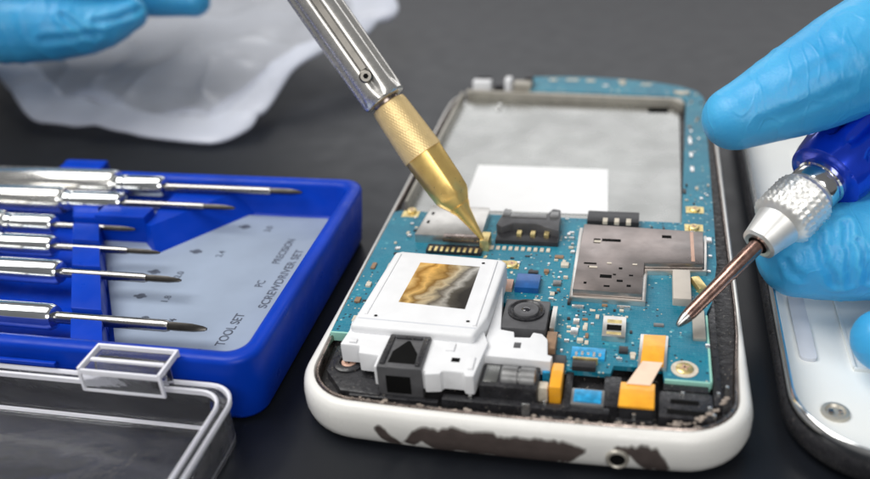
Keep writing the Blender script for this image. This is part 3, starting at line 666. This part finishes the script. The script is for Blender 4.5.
# clamp screw in the barrel
d, u, w = frame_basis(AX)
cdir = Vector((1.53, -9.5, 9.35))-TIP; cdir = (cdir-AX*cdir.dot(AX)).normalized()
side = AX.cross(cdir)
bm = bmesh.new()
sl = [TIP+AX*t+side*w_+cdir*r_ for t in (3.85, 12.6) for r_ in (.30, .428) for w_ in (-.055, .055)]
vs_ = [bm.verts.new(p) for p in sl]
for f in ((0, 1, 3, 2), (4, 5, 7, 6), (0, 1, 5, 4), (2, 3, 7, 6), (0, 2, 6, 4), (1, 3, 7, 5)): bm.faces.new([vs_[k] for k in f])
link('barrel_slot', bm, 'slot_dark', pen, smooth=0)
base = TIP+AX*3.72+cdir*.40-side*.04
bm = bmesh.new(); lathe(bm, base, base+cdir, [(-.1, .13), (.02, .13), (.045, .10)], 24); sc_ = link('clamp_screw', bm, 'slot_dark', pen)
bm = bmesh.new(); lathe(bm, base+cdir*.04, base+cdir, [(0, .055), (.012, .05)], 6); link('hex_socket', bm, 'black_gap', sc_)

# ------------------------------------------------------------------ screwdriver held at the right
TP = Vector((2.25, 2.18, 1.03)); GE = Vector((5.32, 5.55, 2.90))
DX = (GE-TP).normalized()
drv = thing('held_screwdriver', 'blue handled screwdriver with knurled silver chuck and coppery shaft held over the board', 'screwdriver', tuple(TP))
def dl(name, prof, m, seg=48, rad=None, par=None):
    b = bmesh.new(); lathe(b, TP, TP+DX, prof, seg, rad); return link(name, b, m, par or drv, smooth=35)
LC = 1.95
dl('shaft', [(.16, .085), (.3, .108), (1.2, .112), (1.25, .125), (LC+.2, .13)], 'copper', 14)
dl('shaft_tip', [(0, .035), (.03, .05), (.16, .09), (.22, .10)], 'steel', 14)
def kn2(t, a, r):
    q = t-LC
    if .55 < q < 1.25: return r+.009*math.sin(26*a)*(1 if (q*7) % 1 < .75 else -.6)
    if q < .5: return r*(1-.03*abs(math.sin(3*a)))
    return r
dl('chuck', [(LC+.03, .14), (LC, .24), (LC+.03, .30), (LC+.25, .34), (LC+.5, .385), (LC+.52, .42), (LC+.56, .47)]+[(LC+.58+i*.03, .49+.02*math.sin(i*2.1)) for i in range(22)]+[(LC+1.26, .46), (LC+1.36, .38), (LC+1.38, .30)], 'knurl', 130, kn2)
dl('chuck_bore', [(LC-.005, .06), (LC-.004, .17)], 'black_gap', 24)
dl('collar', [(LC+1.34, .33), (LC+1.36, .41), (LC+1.40, .425), (LC+1.52, .425), (LC+1.54, .40), (LC+1.60, .40), (LC+1.62, .43), (LC+1.72, .43), (LC+1.75, .40)], 'chrome', 48)
def ribs(t, a, r):
    q = t-LC
    if q > 2.05: return r*(1-.15*(.5+.5*math.cos(11*a))**1.5)
    return r
dl('grip', [(LC+1.68, .30), (LC+1.70, .54), (LC+1.74, .62), (LC+1.9, .66), (LC+2.05, .68)]+[(LC+2.2+i*.25, .70-.001*i*i) for i in range(10)]+[(LC+4.7, .52), (LC+5.0, .48), (LC+7.0, .50), (LC+7.15, .40)], 'gripblue', 144, ribs)

# ------------------------------------------------------------------ gloved hands
def hand(name, label, tubes, webs, loc, group=None, vox=.055, folds=(), creases=()):
    bm = bmesh.new()
    for pts, rd, fl in tubes: tube(bm, pts, rd, 20, flat=fl)
    for pts, rd, fl in webs: tube(bm, pts, rd, 20, flat=fl)
    me = bpy.data.meshes.new('tmp'); bm.to_mesh(me); bm.free()
    ob = bpy.data.objects.new('tmp', me); COL.objects.link(ob)
    md = ob.modifiers.new('r', 'REMESH'); md.mode = 'VOXEL'; md.voxel_size = vox
    sm = ob.modifiers.new('s', 'SMOOTH'); sm.iterations = 7; sm.factor = .6
    dg = bpy.context.evaluated_depsgraph_get(); m2 = bpy.data.meshes.new_from_object(ob.evaluated_get(dg))
    bpy.data.objects.remove(ob)
    b = bmesh.new(); b.from_mesh(m2); b.normal_update()
    from mathutils import kdtree
    kd = kdtree.KDTree(len(b.verts))
    for v in b.verts: kd.insert(v.co, v.index)
    kd.balance()
    snapped = []
    for pl_, wd_, amp in creases:                # lay each crease on the glove's surface
        den = []
        for A_, B_ in zip(pl_[:-1], pl_[1:]): den += [Vector(A_).lerp(Vector(B_), k/6) for k in range(6)]
        den.append(Vector(pl_[-1])); snapped.append(([kd.find(q)[0] for q in den], wd_, amp))
    creases = snapped
    for v in b.verts:
        p = v.co; d = 0.
        d += .030*noise.noise(p*.8)+.010*noise.noise(p*2.1+Vector((7, 1, 2)))
        q1 = noise.noise(Vector((p.x*1.1, p.y*.6+p.z*.5, p.z*1.3-p.y*.4))+Vector((3, 8, 1))); q2 = noise.noise(p*.55+Vector((1, 9, 4)))
        d += .035*max(0, 1-abs(q1)*9)**1.5*max(0, q2+.25)       # thin raised creases, here and there
        for pl_, wd_, amp in creases:
            best = 9
            if min((p-pl_[0]).length, (p-pl_[-1]).length, (p-pl_[len(pl_)//2]).length) > 1.2: continue
            for A_, B_ in zip(pl_[:-1], pl_[1:]):
                A_, B_ = Vector(A_), Vector(B_); t = max(0, min(1, (p-A_).dot(B_-A_)/max(1e-9, (B_-A_).length_squared))); best = min(best, (p-A_.lerp(B_, t)).length)
            if best < .9:
                w2 = wd_*(1+.4*noise.noise(p*2)); d += -amp*math.exp(-(best/w2)**2)+amp*.7*math.exp(-((best-w2*2.2)/w2)**2)
        for c, ax, rad_, amp, k in folds:          # pinched folds round a joint, across the finger
            c = Vector(c); q = p-c; L_ = q.length
            if L_ < rad_*2.2:
                s = q.dot(Vector(ax).normalized()); wv = noise.noise(p*1.3)*.9
                f = math.exp(-(L_/rad_)**2)
                rid = 1-abs(math.sin(s*k+wv*2.2)); d += amp*.55*f*(rid**3-.25)
        v.co = p+v.normal*d
    o = link(name, b, 'glove', None, origin=loc, smooth=180)
    o['label'] = label; o['category'] = 'gloved hand'
    if group: o['group'] = group
    return o
# right hand: index on top of the grip, thumb under the chuck, the others curled behind, palm off to the right
idx = [(3.03, 4.42, 3.60), (3.61, 4.68, 3.79), (4.22, 4.97, 4.0), (5.08, 5.5, 4.31), (6.64, 6.5, 4.64), (8.9, 6.8, 4.7)]
thb = [(4.26, 4.16, 1.24), (5.36, 4.36, 1.34), (6.88, 4.9, 1.7), (8.2, 5.1, 2.5), (9.7, 5.4, 3.2)]
hand('gloved_hand', 'hand in a light blue nitrile glove gripping the blue screwdriver at the right',
     [(idx, [.56, .70, .83, .97, 1.05, 1.1], .96), (thb, [.72, .90, 1.0, 1.05, 1.2], 1.0),
      ([(6.0, 7.6, 1.7), (6.7, 7.9, 2.2), (7.8, 8.0, 3.6), (9.2, 7.6, 4.3)], [.62, .78, .88, 1.0], .95),
      ([(5.34, 2.42, .86), (6.1, 2.8, .9), (7.2, 4.3, 1.3), (8.6, 6.2, 2.2)], [.53, .66, .8, .9], .95),
      ([(6.6, 2.9, .95), (7.2, 3.6, 1.0), (8.0, 5.6, 1.5), (9.4, 7.0, 2.4)], [.45, .6, .75, .85], .95)],
     [([(8.4, 6.6, 4.4), (10.5, 6.6, 4.0), (12.5, 6.6, 3.8)], [1.5, 2.0, 2.2], .85), ([(8.8, 6.9, 3.0), (11, 6.8, 3.2), (12.5, 6.7, 3.4)], [1.4, 2.0, 2.2], .85),
      ([(9.8, 5.4, 3.2), (12, 6.2, 3.5)], [1.3, 2.0], .9), ([(12, 6.6, 3.7), (15, 6.9, 4.0), (17.5, 7.1, 4.2)], [2.1, 2.0, 2.4], .8)], (9, 6.5, 3),
     folds=[((3.5, 4.2, 3.9), (1, .3, .4), .7, .035, 7), ((4.7, 4.6, 4.5), (1, .3, .4), .9, .05, 5), ((4.9, 4.2, 1.5), (1, -.2, .3), .8, .07, 5), ((5.4, 4.0, 1.5), (1, .1, .3), .8, .08, 5), ((6.4, 4.2, 1.9), (1, .1, .4), .9, .1, 4)],
     creases=[([(4.3, 3.79, 2.4), (4.45, 3.37, 1.73), (4.7, 3.24, 1.1)], .055, .05), ([(4.77, 3.81, 2.23), (4.86, 3.5, 1.6), (4.93, 3.28, 1.17)], .05, .045), ([(3.68, 3.28, 1.61), (4.13, 3.17, 1.22)], .05, .035), ([(4.98, 3.57, 1.92), (5.22, 3.34, 1.24)], .05, .04),
              ([(3.36, 3.97, 3.71), (3.89, 3.97, 3.88), (4.59, 4.22, 4.18)], .08, .018), ([(3.71, 4.01, 4.22), (4.0, 4.25, 4.45), (4.35, 4.4, 4.59)], .07, .010)])
# left hand: relaxed, fingers lying over the plastic bag
hand('gloved_hand', 'hand in a bright blue nitrile glove held over the plastic bag at top left',
     [([(-11.50, 11.03, 3.42), (-12.25, 10.75, 3.25), (-13.39, 10.45, 3.27), (-15.28, 10.1, 3.38), (-17.8, 10.0, 3.7), (-20, 10.8, 4.1)], [.46, .70, .93, .99, 1.08, 1.2], .95),
      ([(-11.9, 11.2, 4.35), (-12.7, 11.0, 4.55), (-14.5, 10.7, 4.75), (-17.0, 10.4, 4.85), (-19.8, 11.0, 4.8)], [.50, .74, .92, 1.0, 1.2], .95),
      ([(-10.66, 12.9, 3.22), (-12.13, 12.75, 3.6), (-14.58, 12.6, 4.4), (-17.7, 12.2, 4.8), (-20, 12, 4.8)], [.46, .76, .9, 1.0, 1.2], .95),
      ([(-13.0, 14.4, 4.4), (-15.0, 14.0, 4.8), (-18.0, 13.4, 5.0), (-20.5, 13, 4.9)], [.46, .66, .85, 1.0], .95),
      ([(-15.0, 8.6, 6.6), (-16.3, 8.6, 6.5), (-18.3, 9.2, 6.1), (-21, 10.6, 5.4)], [.55, .78, .95, 1.3], .95)],
     [([(-20, 10.9, 4.4), (-23, 11.6, 4.8), (-26, 12.2, 5.2)], [1.3, 1.9, 2.1], .9), ([(-20, 12.8, 4.9), (-23, 12.8, 5.0), (-26, 12.6, 5.2)], [1.3, 1.9, 2.1], .85),
      ([(-26, 12.4, 5.2), (-31, 12.8, 5.6)], [2.2, 2.5], .85)], (-18, 11, 4),
     folds=[((-12.6, 10.2, 3.2), (1, .0, .2), 1.0, .08, 4), ((-14.2, 9.9, 3.3), (1, .0, .2), 1.1, .10, 4), ((-16.2, 9.6, 3.6), (1, 0, .3), 1.2, .12, 3), ((-13.2, 10.2, 4.4), (1, 0, 0), 1., .08, 4)], vox=.07,
     creases=[([(-11.9, 10.01, 3.52), (-11.29, 10.2, 3.56), (-10.69, 10.71, 3.76)], .07, .05), ([(-13.14, 9.34, 3.14), (-11.75, 9.81, 3.12)], .08, .04), ([(-12.6, 9.7, 3.9), (-12.0, 9.9, 2.9)], .07, .05)])

# ------------------------------------------------------------------ plastic bag
bagt = thing('plastic_bag', 'crumpled frosted white plastic bag behind the blue case, under the gloved fingers', 'plastic bag', (-12, 14, 0))
def bag_z(x, y):
    return .10+.20*max(0, y-10.6)+.25*noise.noise(Vector((x*.28, y*.28, 1)))*min(1, max(0, y-10.2)/3)+(.10*noise.noise(Vector((x*.9, y*.9, 4)))+.18*(1-abs(noise.noise(Vector((x*.42+y*.2, y*.45-x*.1, 9)))))**6)*min(1, max(0, y-10.4))
out = [(-19.6, 14.9), (-17.6, 13.0), (-16.0, 11.55), (-15.2, 11.2), (-13.4, 10.95), (-11.4, 10.55), (-9.9, 10.35), (-9.4, 10.45), (-8.9, 11.0), (-8.65, 11.9), (-8.6, 13.2), (-8.1, 14.4), (-7.2, 15.6), (-6.6, 16.6), (-6.3, 18.0), (-8, 20), (-12, 21), (-17, 20.5), (-20.5, 18.5)]
cen = Vector((-12.4, 15.2))
def smooth_poly(p, k=6):
    r = []; n = len(p)
    for i in range(n):
        a, b, c, d = (Vector(p[(i+q-1) % n]) for q in range(4))
        for j in range(k):
            t = j/k; r.append(.5*((2*b)+(-a+c)*t+(2*a-5*b+4*c-d)*t*t+(-a+3*b-3*c+d)*t**3))
    return r
so_ = smooth_poly(out, 12)
def bag_rings(fr, lift, amp=0.):
    rings = []
    for f, lz in zip(fr, lift):
        ring = []
        for i, p in enumerate(so_):
            w_ = 1+amp*noise.noise(Vector((i*.22, f*3, 2)))
            q = cen+(p-cen)*(f*w_ if f < 1 else f)
            ring.append((q.x, q.y, bag_z(q.x, q.y)+lz))
        rings.append(ring)
    return rings
fr = [1-.018*i for i in range(55)]
bm = bmesh.new(); loops(bm, bag_rings([1.0]+[f for f in fr[1:]], [0]+[.04]*54, .0), cap1=True)
link('upper_film', bm, 'bag', bagt, smooth=180)
bm = bmesh.new()
loops(bm, bag_rings([.92, .95, .985, 1.0, 1.006, 1.0, .97, .93, .88, .84, .81, .79], [-.03, -.05, -.04, .0, .05, .10, .15, .17, .15, .13, .12, .08], .025))
link('folded_hem', bm, 'bag_hem', bagt, smooth=180)
# loose folds near the right-hand corner
for pts, rd in (([(-9.6, 10.8), (-9.9, 11.8), (-9.5, 13.0), (-8.9, 14.0), (-8.0, 15.4)], .34), ([(-15.6, 11.7), (-14.6, 12.4), (-13.6, 12.2), (-12.6, 11.5)], .30), ([(-12.2, 11.1), (-11.4, 11.7), (-10.8, 11.8), (-10.0, 11.5)], .26)):
    b = bmesh.new(); tube(b, [(x, y, bag_z(x, y)-.02) for x, y in pts], [rd*.3]+[rd]*(len(pts)-2)+[rd*.3], 18, flat=.35)
    link('fold', b, 'bag', bagt, smooth=180)

# ------------------------------------------------------------------ screwdriver case
case = thing('screwdriver_case', 'open blue plastic case holding silver precision screwdrivers, left of the phone', 'tool case', (-10.5, 3, 0))
KX0, KX1, KY0, KY1 = -18.2, -3.93, .06, 6.32
def kr(off, z, r0=.5): return [(x, y, z) for x, y in rrect(KX0+off, KX1-off, KY0+off, KY1-off, max(.08, r0-off*.6), 8)]
bm = bmesh.new()
loops(bm, [kr(o_, z) for o_, z in ((.30, .0), (.17, .04), (.13, .12), (.02, 1.20), (.04, 1.27), (.10, 1.30), (.22, 1.30), (.30, 1.27), (.33, 1.20), (.44, .62), (.52, .555))], cap0=True, cap1=True)
body = link('tray', bm, 'caseblue', case, smooth=50)
bm = bmesh.new(); prism(bm, [(-6.72, .66), (-4.75, .66), (-4.56, .85), (-4.56, 5.55), (-4.75, 5.76), (-9.4, 5.76), (-9.7, 5.2)], .56, .60)
sheet = link('printed_sheet', bm, 'sheet', case, smooth=0)
Z = .604
# printed lines, rotated to run along the short side
for s, sz, x, y, sx in (('SCREWDRIVER SET', .23, -4.80, 2.45, 1.04), ('PRECISION', .22, -5.12, 3.92, .88), ('PC', .22, -5.14, 3.10, .85), ('TOOL SET', .24, -5.10, 1.30, .86)):
    link('lettering', text_bm(s, sz, x, y, Z, 90, sx), 'ink', sheet, smooth=0)
for x, y, s in ((-5.86, 5.08, '3.0'), (-6.46, 4.02, '2.4'), (-6.95, 3.2, '2.0'), (-6.80, 2.38, '1.8'), (-6.36, 1.70, '1.4')):
    link('lettering', text_bm(s, .19, x+.08, y+.02, Z, 90, 1.0), 'ink', sheet, smooth=0)
    b = bmesh.new(); lathe(b, (x-.52, y+.18, Z-.003), (x-.52, y+.18, 2), [(0, .085), (.005, .085)], 16); box(b, x-.66, x-.40, y+.15, y+.2, Z-.003, Z+.003, 0)
    link('size_mark', b, 'ink', sheet, smooth=0)
# diagonal comb that holds the screwdrivers; its slots follow the rows
rows = [5.86, 5.16, 4.34, 3.46, 2.55, 1.22]
def cx(y): return -10.42+(5.5-y)*.615       # left edge of the comb
bm = bmesh.new()
segs = [(5.02, 4.46, 1.12), (4.22, 3.58, 1.12), (3.34, 2.68, 1.12), (2.42, 1.36, 1.12), (1.08, .42, 1.12)]
for a, b_, z in segs:
    prism(bm, [(cx(a), a), (cx(b_), b_), (cx(b_)+.60, b_), (cx(a)+.60, a)], .56, z, .03)
prism(bm, [(cx(5.05)+.04, 5.05), (cx(.4)+.04, .4), (cx(.4)+.58, .4), (cx(5.05)+.58, 5.05)], .56, .86, .01)
link('comb', bm, 'caseblue', case)
# stepped upper block with a slanted front face
bm = bmesh.new()
prism(bm, [(-9.25, 4.42), (-8.12, 4.42), (-8.12, 4.86), (-9.25, 4.86)], .56, 1.20, .04)
loops(bm, [[(-8.18, 4.38, .57), (-7.76, 3.98, .57), (-6.35, 5.92, .57), (-8.18, 5.92, .57)], [(-8.14, 4.44, 1.04), (-7.98, 4.36, 1.04), (-6.86, 5.90, 1.04), (-8.14, 5.90, 1.04)]], cap0=True, cap1=True)
link('step_block', bm, 'caseblue', case)
bm = bmesh.new(); prism(bm, [(-10.2, 5.34), (-9.3, 5.34), (-9.3, 5.56), (-10.3, 5.56)], .56, .95, .03); link('holder_ridge', bm, 'caseblue', case)
bm = bmesh.new(); box(bm, -11.30, -10.25, 6.30, 6.72, 1.08, 1.27, .04); box(bm, -11.30, -10.25, 6.58, 6.76, .9, 1.30, .05); link('hinge', bm, 'caseblue', case)
bm = bmesh.new()
box(bm, -10.8, -7.3, -.055, .02, 1.0, 1.06, .01); link('catch_ridge', bm, 'caseblue', case)

# clear lid: own body lying in front of the case, hooked to it by a clear latch
LX0, LX1, LY0, LY1 = -18.0, -4.2, -6.2, -.06
def lr(off, z, r0=.45): return [(x, y, z) for x, y in rrect(LX0+off, LX1-off, LY0+off, LY1-off, max(.06, r0-off*.5), 8)]
bm = bmesh.new()
loops(bm, [lr(o_, z) for o_, z in ((.16, .03), (.05, .06), (.0, .14), (.0, .86), (.02, .90), (.09, .90), (.11, .87), (.13, .20), (.18, .16))], cap0=True, cap1=True)
lid = link('lid', bm, 'clear', case, smooth=50)
bm = bmesh.new()
loops(bm, [lr(o_, z) for o_, z in ((-.005, .84), (-.05, .85), (-.055, .93), (-.035, .95), (-.01, .93), (-.005, .84))])
loops(bm, [lr(o_, z) for o_, z in ((.115, .84), (.11, .93), (.13, .95), (.155, .93), (.155, .85), (.115, .84))])
loops(bm, [lr(o_, z) for o_, z in ((.145, .17), (.145, .215), (.175, .215), (.19, .17), (.145, .17))])  # pale ring painting the highlight line where wall meets floor
link('lid_lip_highlight', bm, 'edge_highlight', lid, smooth=50)
bm = bmesh.new()
x0, x1 = -6.52, -5.14
box(bm, x0, x1, .08, .13, 1.30, 1.42, .02); box(bm, x0, x1, -.50, -.46, 1.30, 1.39, .015); box(bm, x0, x1, -.50, -.46, .98, 1.03, .015)
for xx in (x0, x1-.05): box(bm, xx, xx+.05, -.50, .12, 1.33, 1.42, .02); box(bm, xx, xx+.05, -.51, -.455, 1.0, 1.36, .015)
link('latch', bm, 'edge_highlight', lid, smooth=50)
bm = bmesh.new(); box(bm, x0+.08, x1-.08, -.46, .07, 1.31, 1.36, .01); box(bm, x0+.05, x1-.05, -.49, -.465, 1.03, 1.30, .008); box(bm, x0+.1, x1-.1, -.20, -.05, .90, 1.30, .02); link('latch_plate', bm, 'clear', lid, smooth=50)
bm = bmesh.new(); box(bm, x0+.08, x1-.08, -.25, -.19, 1.36, 1.40, .01); link('latch_ridge', bm, 'edge_highlight', lid, smooth=50)

# precision screwdrivers: handle, turning cap, blade
GRP = 'precision screwdrivers in the blue case'
spec_ = [  # y, x handle end, x cap end, x blade end, handle r, cap r, blade r, z, label
    (5.84, -9.50, -8.35, -5.25, .33, .23, .085, 1.16, 'thickest silver precision screwdriver, farthest from the clear lid, its blade along the back wall'),
    (5.12, -10.38, -8.95, -6.45, .29, .22, .075, 1.12, 'silver precision screwdriver in the second slot from the back wall of the blue case'),
    (4.24, -11.25, -10.05, -8.25, .25, .21, .07, 1.02, 'silver precision screwdriver with the shortest visible blade, third from the back wall'),
    (3.46, -10.98, -9.55, -7.30, .26, .22, .075, 1.00, 'silver precision screwdriver, fourth from the back wall, blade ending by the stepped blue block'),
    (2.55, -10.42, -8.82, -6.40, .28, .23, .092, 1.02, 'silver precision screwdriver with a pointed blade, second row from the clear lid'),
    (1.22, -9.80, -8.08, -5.28, .28, .23, .110, 1.00, 'silver precision screwdriver with the longest dark tipped blade, nearest the clear lid')]
for y, xh, xc, xb, rh, rc, rb, z, lab in spec_:
    t = thing('precision_screwdriver', lab, 'screwdriver', (xc, y, z), GRP)
    O = (xh-6.2, y, z); O1 = (xh, y, z)
    bm = bmesh.new()
    lathe(bm, O, O1, [(0, rh*.6), (.05, rh*.95), (.1, rh)]+[(.3+i*.05, rh*(1.0 if i % 2 else .985)) for i in range(10)]+[(3.0, rh), (3.05, rh*.9), (3.2, rh*.9), (3.25, rh), (6.14, rh), (6.2, rh*.9)], 40)
    link('handle', bm, 'handle', t)
    bm = bmesh.new(); n = xc-xh
    lathe(bm, O1, (xc, y, z), [(-.02, rc*.8), (.06, rc*.8), (.08, rc), (.20, rc), (.22, rc*.88), (.27, rc*.88), (.29, rc), (n-.10, rc), (n-.03, rc*.85), (n, rc*.4)], 36, cap=True)
    link('cap', bm, 'cap_chrome', t)
    bm = bmesh.new(); n = xb-xc
    lathe(bm, (xc, y, z), (xb, y, z-.001), [(-.1, rb*.95), (n-.75, rb*.95), (n-.68, rb*.8)], 24, cap=True)
    bl = link('blade', bm, 'steel', t)
    bm = bmesh.new()
    lathe(bm, (xc, y, z), (xb, y, z-.001), [(n-.70, rb*.80), (n-.55, rb*.86), (n-.25, rb*.80), (n-.06, rb*.5), (n, rb*.25)], 16, lambda t_, a, r: r*(1-.25*abs(math.sin(2*a))), cap=True)
    link('blade_tip', bm, 'steel_tip', bl)

# ------------------------------------------------------------------ camera, light, world
scn = bpy.context.scene
cam = bpy.data.cameras.new('camera'); co = bpy.data.objects.new('camera', cam); COL.objects.link(co)
cam.sensor_width = 36; cam.lens = 36*886.82/870
rot = Matrix.Rotation(.25604, 4, 'Z') @ Matrix.Rotation(1.04645, 4, 'X') @ Matrix.Rotation(-.07961, 4, 'Z')
co.matrix_world = Matrix.Translation(Vector((1.53218, -9.4953, 9.34814))) @ rot
co.location = (1.53218, -9.4953, 9.34814); co.rotation_euler = rot.to_euler()
cam.clip_start = .005; cam.clip_end = 50
cam.dof.use_dof = True; cam.dof.focus_distance = .150; cam.dof.aperture_fstop = 13.0
scn.camera = co

def area(name, loc, tgt, w, h, power, col=(1, 1, 1)):
    l = bpy.data.lights.new(name, 'AREA'); l.shape = 'RECTANGLE'; l.size = w*SC; l.size_y = h*SC; l.energy = power; l.color = col
    o = bpy.data.objects.new(name, l); COL.objects.link(o); o.location = loc
    o.rotation_euler = (Vector(tgt)-Vector(loc)).to_track_quat('-Z', 'Y').to_euler(); return o
area('softbox_key', (-34, 2, 62), (0, 5, 0), 46, 46, 4.9, (1, .985, .96))
area('softbox_back', (10, 100, 46), (0, 8, 0), 120, 34, 2.3, (.98, .98, 1))
area('softbox_front', (18, -60, 50), (0, 2, 0), 50, 35, 3.1, (1, .99, .97))
wd = bpy.data.worlds.new('World'); scn.world = wd; wd.use_nodes = True
wd.node_tree.nodes['Background'].inputs[0].default_value = (.78, .79, .81, 1); wd.node_tree.nodes['Background'].inputs[1].default_value = .20
scn.view_settings.view_transform = 'Standard'; scn.view_settings.look = 'None'; scn.view_settings.exposure = 0; scn.view_settings.gamma = 1
scn.render.engine = 'CYCLES'
scn.cycles.max_bounces = 10; scn.cycles.transparent_max_bounces = 12; scn.cycles.transmission_bounces = 10

# ------------------------------------------------------------------ centimetres to metres
done = set()
for o in COL.objects:
    o.location = o.location*SC
    if o.type == 'MESH' and o.data.name not in done:
        done.add(o.data.name); o.data.transform(Matrix.Scale(SC, 4))
